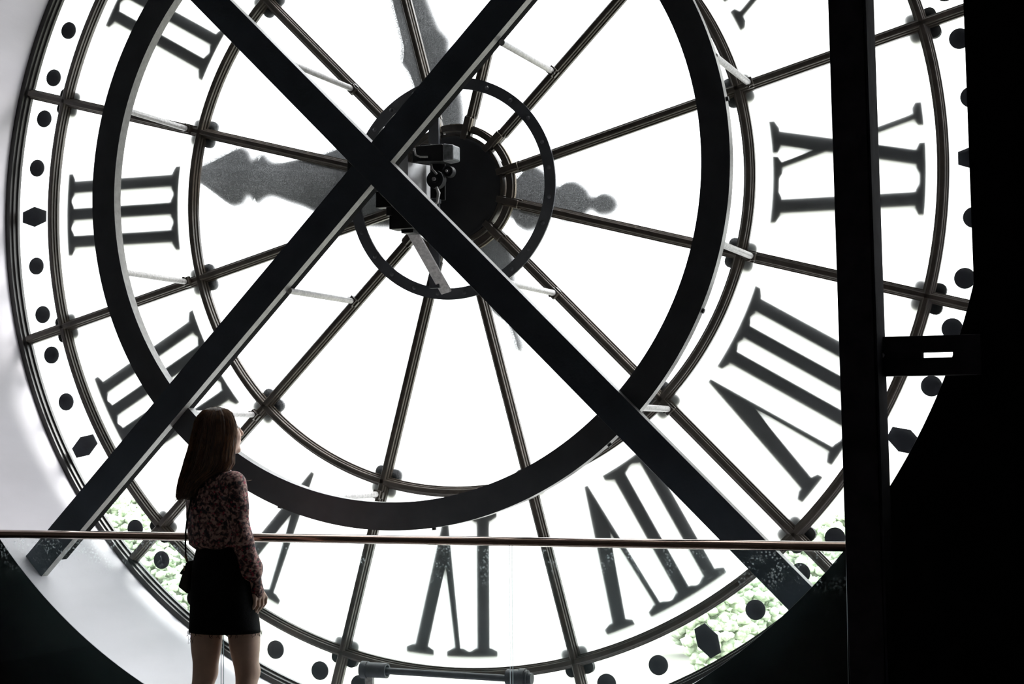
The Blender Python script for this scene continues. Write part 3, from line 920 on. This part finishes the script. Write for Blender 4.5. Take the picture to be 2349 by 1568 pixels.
# head frame
hf = Vector((0.80, 0.56, 0.16)).normalized()
hr = hf.cross(Vector((0, 0, 1))).normalized()
hu = hr.cross(hf)
HC = Vector((-0.020, 0.0, 1.553))
AX = [list(hr), list(hf), list(hu)]
def H(r_, f_, u_):
    return list(HC + hr * r_ + hf * f_ + hu * u_)
body = SDF()
body.ell(HC, (0.074, 0.092, 0.098), AX, 0.02)
body.ell(H(0, 0.028, -0.055), (0.058, 0.066, 0.062), AX, 0.03)        # jaw and cheeks
body.ell(H(0, 0.080, -0.098), (0.020, 0.018, 0.016), AX, 0.02)        # chin
body.cone(H(0, 0.092, 0.012), H(0, 0.112, -0.028), 0.009, 0.0125, 0.012)  # nose
body.ell(H(0, 0.090, -0.060), (0.022, 0.013, 0.011), AX, 0.010)       # mouth
for s_ in (-1, 1):
    body.ell(H(s_ * 0.036, 0.068, -0.030), (0.022, 0.022, 0.024), AX, 0.02)   # cheekbone
    body.ell(H(s_ * 0.075, -0.004, -0.012), (0.010, 0.020, 0.032), AX, 0.008) # ear
body.cone((-0.036, -0.012, 1.36), H(0, -0.02, -0.06), 0.052, 0.048, 0.03)
body.fn(torso([(0.80, 0.118, 0.085), (0.92, 0.112, 0.082), (1.04, 0.092, 0.070), (1.14, 0.115, 0.085), (1.24, 0.130, 0.090), (1.31, 0.135, 0.080), (1.36, 0.085, 0.055), (1.40, 0.045, 0.045)], TC[0], TC[1], 36), 0.03)
for sh, el, wr in ((SH_R, EL_R, WR_R), (SH_L, EL_L, WR_L)):
    body.cone(sh, el, 0.042, 0.034, 0.03).cone(el, wr, 0.034, 0.022, 0.015)
# right hand hanging at the thigh
lat = Vector((0.62, 0.78, 0)).normalized()
W_ = Vector(WR_R); P_ = Vector((0.180, -0.046, 0.806))
def handshape(W_, P_, lat, inward, down):
    for i in range(4):
        base = P_ + lat * (i - 1.5) * 0.0215
        body.cone(W_ + lat * (i - 1.5) * 0.003, base, 0.0125, 0.0100, 0.010)
        L = (0.029, 0.034, 0.032, 0.024)[i]
        p1 = base + down * L + inward * 0.004
        p2 = p1 + down * L * 0.58 + inward * L * 0.52
        p3 = p2 + down * L * 0.36 + inward * L * 0.55
        body.cone(base, p1, 0.0088, 0.0080, 0.002).cone(p1, p2, 0.0080, 0.0074, 0.002).cone(p2, p3, 0.0074, 0.0064, 0.002)
    t0 = W_ * 0.5 + P_ * 0.5 + lat * 0.010 + inward * 0.008
    t1 = t0 + down * 0.030 + lat * 0.020 + inward * 0.012
    t2 = t1 + down * 0.026 + inward * 0.008
    t3 = t2 + down * 0.018 + inward * 0.006
    body.cone(t0, t1, 0.013, 0.0105, 0.01).cone(t1, t2, 0.0105, 0.009, 0.004).cone(t2, t3, 0.009, 0.0075, 0.004)
handshape(W_, P_, lat, Vector((-0.85, 0.1, 0)), Vector((0.10, 0.03, -1)))
Wl = Vector(WR_L)
handshape(Wl, Wl + Vector((0.045, 0.035, -0.045)), Vector((0.5, -0.6, 0.2)).normalized(), Vector((0, 0, -0.8)), Vector((0.75, 0.55, -0.4)))
# legs
def leg(hip, knee, ank, toe):
    body.cone(hip, knee, 0.072, 0.050, 0.03)
    body.cone(knee, ank, 0.046, 0.031, 0.03)
    k = Vector(knee); a = Vector(ank)
    back_ = Vector((-0.25, -0.95, 0)).normalized()
    body.ell(list(k * 0.68 + a * 0.32 + back_ * 0.018), (0.046, 0.046, 0.110), None, 0.035)     # calf
    body.ell(list(k - back_ * 0.022), (0.040, 0.030, 0.045), None, 0.03)                          # kneecap
    body.ell(list(Vector(hip) * 0.45 + k * 0.55 + back_ * 0.008), (0.064, 0.066, 0.15), None, 0.04)
    heel = a + Vector((-0.005, -0.02, -0.045))
    body.cone(ank, heel, 0.034, 0.030, 0.02)
    body.cone(heel, toe, 0.030, 0.022, 0.03)
leg((-0.060, 0.010, 0.83), (-0.078, 0.012, 0.470), (-0.108, -0.02, 0.085), (-0.075, 0.135, 0.035))
leg((0.088, -0.005, 0.83), (0.112, 0.020, 0.470), (0.108, -0.01, 0.085), (0.155, 0.140, 0.035))
bo = tag(sdf_object('body', body, (-0.26, -0.26, 0.008), (0.28, 0.36, 1.68), 0.0052, 'skin', person), 'bare skin of face, hand and legs')
for s_ in (-1, 1):
    c = Vector(H(s_ * 0.030, 0.079, 0.004))
    ev = MB()
    for i in range(6):
        for j in range(10):
            pass
    n_ = 10
    vs = [tuple(c + Vector((math.sin(math.pi * i / 6) * math.cos(2 * math.pi * j / n_), math.sin(math.pi * i / 6) * math.sin(2 * math.pi * j / n_), math.cos(math.pi * i / 6))) * 0.0115) for i in range(7) for j in range(n_)]
    ev.add(vs, [(i * n_ + j, i * n_ + (j + 1) % n_, (i + 1) * n_ + (j + 1) % n_, (i + 1) * n_ + j) for i in range(6) for j in range(n_)])
    ev.build('eye', 'eye', bo, smooth=180)

# blouse
bl = SDF()
bl.fn(torso([(1.028, 0.112, 0.094), (1.045, 0.136, 0.112), (1.09, 0.138, 0.112), (1.20, 0.140, 0.108), (1.29, 0.148, 0.098), (1.345, 0.120, 0.072), (1.385, 0.070, 0.058), (1.40, 0.056, 0.052)], TC[0], TC[1], 38), 0.02)
bl.cone(SH_R, EL_R, 0.058, 0.044, 0.035)
e_ = Vector(EL_R); w_ = Vector(WR_R)
m_ = e_ * 0.30 + w_ * 0.70
bl.cone(EL_R, tuple(m_), 0.044, 0.047, 0.02)
bl.cone(tuple(m_), tuple(w_ + Vector((0, 0, 0.012))), 0.047, 0.027, 0.02)
bl.cone(tuple(w_ + Vector((0.0, 0, 0.012))), tuple(w_ + Vector((0.007, 0.002, -0.036))), 0.024, 0.030, 0.006)
bl.cone(SH_L, EL_L, 0.060, 0.046, 0.035)
bl.cone(EL_L, WR_L, 0.046, 0.036, 0.02)
class Folds(SDF):
    def grid(self, ax):
        D = bl.grid(ax)
        G = np.stack(np.meshgrid(*ax, indexing='ij'), -1).astype(np.float32)
        return D + fold_depth(G)
def fold_depth(P):
    x, y, z = P[..., 0], P[..., 1], P[..., 2]
    w = 0.0022 * np.sin(70 * x + 20 * z + 3 * np.sin(11 * z)) + 0.0018 * np.sin(95 * y - 34 * z)
    return w * np.clip((1.34 - z) / 0.12, 0, 1)
tag(sdf_object('blouse', Folds(), (-0.26, -0.22, 0.80), (0.24, 0.34, 1.42), 0.006, 'blouse', person), 'dark floral long-sleeved blouse')

# skirt, a flared tube with a raw hem
def ring_loft(secs, n=56, wave=None):
    vs = []
    for si, (z, cx, cy, rx, ry, ang) in enumerate(secs):
        for j in range(n):
            t = 2 * math.pi * j / n
            l, g = rx * math.cos(t), ry * math.sin(t)
            if wave:
                k = wave(z, t); l *= k; g *= k
            a = R(ang)
            vs.append((cx + l * math.cos(a) + g * math.sin(a), cy - l * math.sin(a) + g * math.cos(a), z))
    fs = [(i * n + j, i * n + (j + 1) % n, (i + 1) * n + (j + 1) % n, (i + 1) * n + j) for i in range(len(secs) - 1) for j in range(n)]
    return vs, fs
sk = [(1.055, -0.014, 0.0, 0.112, 0.086, 30), (1.02, -0.010, 0.0, 0.116, 0.092, 28), (0.96, -0.002, 0.0, 0.138, 0.112, 26), (0.90, 0.003, 0.0, 0.150, 0.120, 24), (0.82, 0.006, 0.0, 0.157, 0.122, 22),
      (0.74, 0.009, 0.0, 0.162, 0.124, 20), (0.67, 0.012, 0.0, 0.167, 0.126, 18), (0.650, 0.013, 0.0, 0.1685, 0.126, 18)]
wv = lambda z, t: 1 + 0.012 * math.sin(5 * t + 6 * z) * min(1, max(0, (0.95 - z) / 0.2))
vs, fs = ring_loft(sk, 64, wv)
so = MB().add(vs, fs).build('skirt', 'skirt', person, smooth=180)
sm_ = so.modifiers.new('thick', 'SOLIDIFY'); sm_.thickness = 0.005; sm_.offset = -1
tag(so, 'short black denim skirt with a frayed hem')
fr = MB()
rng = random.Random(3)
N = 64
for k in range(80):
    j = rng.randrange(N)
    x, y, z = vs[(len(sk) - 1) * N + j]
    x += rng.uniform(-0.008, 0.008); y += rng.uniform(-0.008, 0.008)
    Lh = rng.uniform(0.006, 0.018)
    if k < 8:
        x, y = -0.142 + rng.uniform(-0.006, 0.022), rng.uniform(-0.05, 0.0); Lh = rng.uniform(0.025, 0.052)
    elif k < 12:
        x, y = 0.170 + rng.uniform(-0.006, 0.004), rng.uniform(-0.05, 0.0); Lh = rng.uniform(0.015, 0.028)
    fr.tube([(x, y, z + 0.006), (x + rng.uniform(-0.004, 0.004), y, z - Lh * 0.5), (x + rng.uniform(-0.010, 0.010), y, z - Lh)], 0.0009, 3)
tag(fr.build('fringe', 'skirt', so), kind='stuff')
# waistband seam
vs2, fs2 = ring_loft([(1.056, -0.014, 0.0, 0.1155, 0.0895, 30), (1.022, -0.010, 0.0, 0.1195, 0.0955, 28)], 48)
MB().add(vs2, fs2).build('waistband', 'skirt', so, smooth=180)

# hair: a fall of hair over the back, open in front of the face
secs_px = [(1.6655, -0.034, -0.026, 0.004), (1.664, -0.048, -0.010, 0.016), (1.661, -0.061, 0.004, 0.028), (1.655, -0.076, 0.020, 0.041), (1.645, -0.092, 0.035, 0.054), (1.630, -0.107, 0.049, 0.067), (1.602, -0.123, 0.062, 0.080), (1.552, -0.134, 0.069, 0.087),
           (1.503, -0.144, 0.064, 0.086), (1.453, -0.158, 0.058, 0.078), (1.405, -0.170, 0.060, 0.074), (1.374, -0.178, 0.040, 0.070), (1.350, -0.184, -0.010, 0.066), (1.324, -0.190, -0.062, 0.060), (1.290, -0.195, -0.088, 0.052), (1.262, -0.199, -0.098, 0.042), (1.246, -0.196, -0.118, 0.020)]
def hair_at(z):
    zs = [s[0] for s in secs_px][::-1]
    g = lambda i: float(np.interp(z, zs, [s[i] for s in secs_px][::-1]))
    xl, xr, ry = g(1), g(2), g(3)
    yc = float(np.interp(z, [1.246, 1.30, 1.36, 1.45, 1.52], [-0.045, -0.050, -0.040, -0.018, -0.004]))
    return (xl + xr) / 2, yc, (xr - xl) / 2, ry
def hair_pt(z, t, out=0.0, groove=True):
    cx, cy, rx, ry = hair_at(z)
    k = 1.0
    if groove:
        k += 0.016 * math.sin(31 * t + 9 * z) + 0.010 * math.sin(57 * t - 14 * z)
    az = math.atan2(hf.y, hf.x) + 0.10
    da = abs((t - az + math.pi) % (2 * math.pi) - math.pi)
    if 1.30 < z < 1.625:                      # face opening
        op = min(1, max(0, (R(46) - da) / R(14))) * min(1, (1.625 - z) / 0.03)
        k *= 1 - 0.42 * op
    return (cx + (rx + out) * math.cos(t) * k, cy + (ry + out) * math.sin(t) * k, z)
zs_ = list(np.linspace(1.6655, 1.60, 22)) + list(np.linspace(1.59, 1.246, 46))
n = 120
vs = [hair_pt(z, 2 * math.pi * j / n) for z in zs_ for j in range(n)]
fs = [(i * n + j, i * n + (j + 1) % n, (i + 1) * n + (j + 1) % n, (i + 1) * n + j) for i in range(len(zs_) - 1) for j in range(n)]
fs += [tuple(range(n)), tuple(range((len(zs_) - 1) * n, len(zs_) * n))[::-1]]
ho = tag(MB().add(vs, fs).build('hair', 'hair', person, smooth=180), 'long straight dark brown hair')
st = MB()
for k in range(260):
    t = rng.uniform(0, 2 * math.pi)
    z1 = rng.uniform(1.238, 1.30)
    if -0.9 < (t + math.pi) % (2 * math.pi) - math.pi < 0.6:
        z1 = rng.uniform(1.375, 1.41)
    pts = []
    w1, w2 = rng.uniform(-0.10, 0.10), rng.uniform(0, 6)
    for i in range(13):
        z = 1.6645 + (max(z1, 1.25) - 1.6645) * (i / 12) ** 1.25
        p = hair_pt(z, t + w1 * (i / 12) + 0.03 * math.sin(w2 + i), 0.0015 + rng.uniform(0, 0.0015))
        pts.append(p)
    if k % 9 == 0:
        p = Vector(pts[-1]); pts.append(tuple(p + Vector((rng.uniform(-0.02, 0.008), rng.uniform(-0.01, 0.01), -rng.uniform(0.004, 0.022)))))
    st.tube(pts, 0.0011, 3, caps=False)
# a few flyaway hairs on the crown and at the shoulder
for a, b, c in (((-0.04, 0, 1.655), (-0.02, 0, 1.672), (0.02, 0, 1.668)), ((0.0, 0, 1.655), (0.03, 0, 1.668), (0.05, 0.0, 1.650)), ((0.105, -0.06, 1.335), (0.125, -0.06, 1.330), (0.140, -0.05, 1.333)),
                ((-0.185, -0.04, 1.27), (-0.205, -0.04, 1.255), (-0.222, -0.04, 1.262)), ((0.062, 0.02, 1.58), (0.074, 0.03, 1.57), (0.078, 0.03, 1.53)), ((-0.19, -0.03, 1.35), (-0.198, -0.03, 1.30), (-0.206, -0.03, 1.262))):
    st.tube([a, b, c], 0.0008, 3)
tag(st.build('loose_strands', 'hairlight', ho), kind='stuff')

# shoes
for (ax, ay), (tx, ty) in (((-0.112, -0.045), (-0.070, 0.150)), ((0.104, -0.035), (0.160, 0.155))):
    f = SDF()
    f.cone((ax, ay, 0.034), (tx, ty, 0.026), 0.036, 0.026, 0.02)
    f.cone((ax, ay, 0.034), (ax, ay, 0.075), 0.037, 0.036, 0.02)
    f.ell(((ax + tx * 2) / 3, (ay + ty * 2) / 3, 0.030), (0.042, 0.060, 0.028), None, 0.02)
    g = lambda P, f=f: np.maximum(f(P), 0.004 - P[..., 2])
    sh = sdf_object('shoe', g, (min(ax, tx) - 0.07, ay - 0.07, -0.01), (max(ax, tx) + 0.07, ty + 0.06, 0.13), 0.006, 'shoe', person)
    MB().prism([(x, y) for x, y in [(tx + 0.040 * math.cos(t), ty + 0.034 * math.sin(t)) for t in [math.pi * i / 8 for i in range(9)]] + [(ax - 0.036, ay - 0.02), (ax, ay - 0.04), (ax + 0.036, ay - 0.02)]], 0, 0.006)
    sole = MB()
    pl = [(tx + 0.036 * math.cos(t), ty + 0.032 * math.sin(t)) for t in [math.pi * i / 8 for i in range(9)]] + [(ax - 0.037, ay - 0.015), (ax - 0.020, ay - 0.035), (ax + 0.020, ay - 0.035), (ax + 0.037, ay - 0.015)]
    m_n = len(pl)
    sole.add([(x, y, 0.0) for x, y in pl] + [(x, y, 0.012) for x, y in pl], [tuple(range(m_n))[::-1], tuple(range(m_n, 2 * m_n))] + [(i, (i + 1) % m_n, (i + 1) % m_n + m_n, i + m_n) for i in range(m_n)])
    sole.build('sole', 'shoe', sh)

# ------------------------------------------------------------------ shoulder bag at her left hip
bag = tag(empty('handbag', (-0.5754, -1.330, 0), PY), "small dark leather shoulder bag at the woman's left hip", 'bag')
q = MB()
gx = [(-0.205, 0.852), (-0.163, 0.818), (-0.150, 0.955), (-0.172, 0.962)]      # side gusset seen from behind
vs = [(x, 0.02 + (0.0 if i < 2 else 0.012), z) for i, (x, z) in enumerate(gx)] + [(x + 0.10, 0.200 - (0.0 if i < 2 else 0.012), z) for i, (x, z) in enumerate(gx)]
q.add(vs, [(0, 1, 2, 3), (7, 6, 5, 4), (0, 4, 5, 1), (1, 5, 6, 2), (2, 6, 7, 3), (3, 7, 4, 0)])
q.build('bag_body', 'bag', bag, bevel=0.006)
q = MB()
fz = [(-0.192, 0.914), (-0.186, 0.910), (-0.160, 0.968), (-0.100, 0.975), (-0.100, 0.968), (-0.158, 0.961)]
nn = len(fz)
q.add([(x, 0.008, z) for x, z in fz] + [(x + 0.105, 0.212, z) for x, z in fz], [tuple(range(nn)), tuple(range(nn, 2 * nn))[::-1]] + [(i, i + nn, (i + 1) % nn + nn, (i + 1) % nn) for i in range(nn)])
q.build('flap', 'bag', bag, bevel=0.002)
q = SDF().ell((-0.135, 0.045, 0.800), (0.032, 0.030, 0.040))
sdf_object('pouch', q, (-0.18, 0.0, 0.75), (-0.09, 0.09, 0.85), 0.006, 'bag', bag)
q = MB().tube([(-0.160, 0.020, 0.966), (-0.163, -0.012, 1.000), (-0.158, -0.045, 1.045), (-0.152, -0.075, 1.10), (-0.140, -0.088, 1.18), (-0.122, -0.078, 1.27), (-0.110, -0.020, 1.365), (-0.090, 0.055, 1.375), (-0.060, 0.120, 1.30), (-0.045, 0.145, 1.20), (-0.048, 0.180, 1.05), (-0.060, 0.212, 0.975)], 0.0042, 6)
q.build('strap', 'bag', bag, smooth=60)
MB().tube([(-0.161, 0.016, 0.968), (-0.164, -0.008, 0.994)], 0.0065, 8).build('buckle', 'gold', bag)
MB().box(-0.176, -0.171, 0.004, 0.010, 0.925, 0.950).build('clasp', 'gold', bag)

# ------------------------------------------------------------------ outside: the park far below
gr = MB()
ng = 48
gr.add([(0, 0, -27)] + [(3500 * math.cos(math.pi * i / ng), 2 + 3500 * math.sin(math.pi * i / ng), -27) for i in range(ng + 1)], [(0, i + 1, i + 2) for i in range(ng)])
structure('ground', gr, 'ground', 'pale open ground of the park far below')
def crown_mesh(seed, mat):
    rg = random.Random(seed)
    import bmesh
    bm = bmesh.new()
    for k in range(230):
        while True:
            d = Vector((rg.uniform(-1, 1), rg.uniform(-1, 1), rg.uniform(-1, 1)))
            if 0.35 < d.length < 1:
                break
        r = rg.uniform(0.55, 1.15)
        mtx = Matrix.Translation((d.x * 4.6, d.y * 4.6, 7.0 + d.z * 6.0)) @ Matrix.Diagonal((r, r, r * rg.uniform(0.6, 0.9), 1))
        res = bmesh.ops.create_icosphere(bm, subdivisions=1, radius=1, matrix=mtx)
        for v in res['verts']:
            nz = mnoise.noise(v.co * 0.9) * 0.55
            v.co += (v.co - mtx.translation).normalized() * nz
    me = bpy.data.meshes.new('crown'); bm.to_mesh(me); bm.free()
    me.polygons.foreach_set('use_smooth', [True] * len(me.polygons))
    me.materials.append(MAT[mat])
    return me
crowns = [crown_mesh(1, 'leaf_a'), crown_mesh(2, 'leaf_b'), crown_mesh(3, 'leaf_a')]
trunk = MB().tube([(0, 0, 0), (0.1, 0, 3), (0, 0.1, 6), (0.1, 0.1, 9)], [0.42, 0.34, 0.26, 0.12], 8).build('trunk', 'bark')
trunk_me = trunk.data
bpy.data.objects.remove(trunk)
rg = random.Random(11)
def tree(x, y, s, k, side):
    t = tag(empty('tree', (x, y, -27), rg.uniform(0, 6.28)), 'pale green tree far below, seen through the %s minute panes' % side, 'tree', 'park trees behind the %s panes' % side)
    t.scale = (s, s, s)
    c = bpy.data.objects.new('crown', crowns[k % 3]); COL.objects.link(c); c.parent = t
    b = bpy.data.objects.new('trunk', trunk_me); COL.objects.link(b); b.parent = t
def at(px, dist):                                 # bearing from the viewpoint, in the frame's pixels
    a = yaw - math.atan((px - 1174.5) / 4025.93)
    return CAM.x - math.sin(a) * dist, CAM.y + math.cos(a) * dist
for px, dist, s in ((150, 530, 1.2), (205, 490, 1.15), (262, 455, 1.2), (318, 480, 1.2), (232, 405, 1.0), (290, 380, 1.1), (352, 420, 1.05), (322, 330, 1.0), (385, 352, 1.0), (440, 385, 1.05),
                    (362, 278, 0.9), (430, 296, 1.0), (398, 240, 0.8), (470, 262, 0.9),
                    (1590, 236, 0.9), (1640, 206, 0.85), (1665, 258, 1.0), (1712, 218, 0.9), (1745, 268, 1.0), (1782, 236, 0.9), (1820, 290, 1.05), (1850, 250, 0.9), (1888, 312, 1.1), (1935, 345, 1.1), (1962, 270, 1.0)):
    x, y = at(px, dist)
    tree(x, y, s, rg.randrange(3), 'lower left' if px < 1000 else 'lower right')
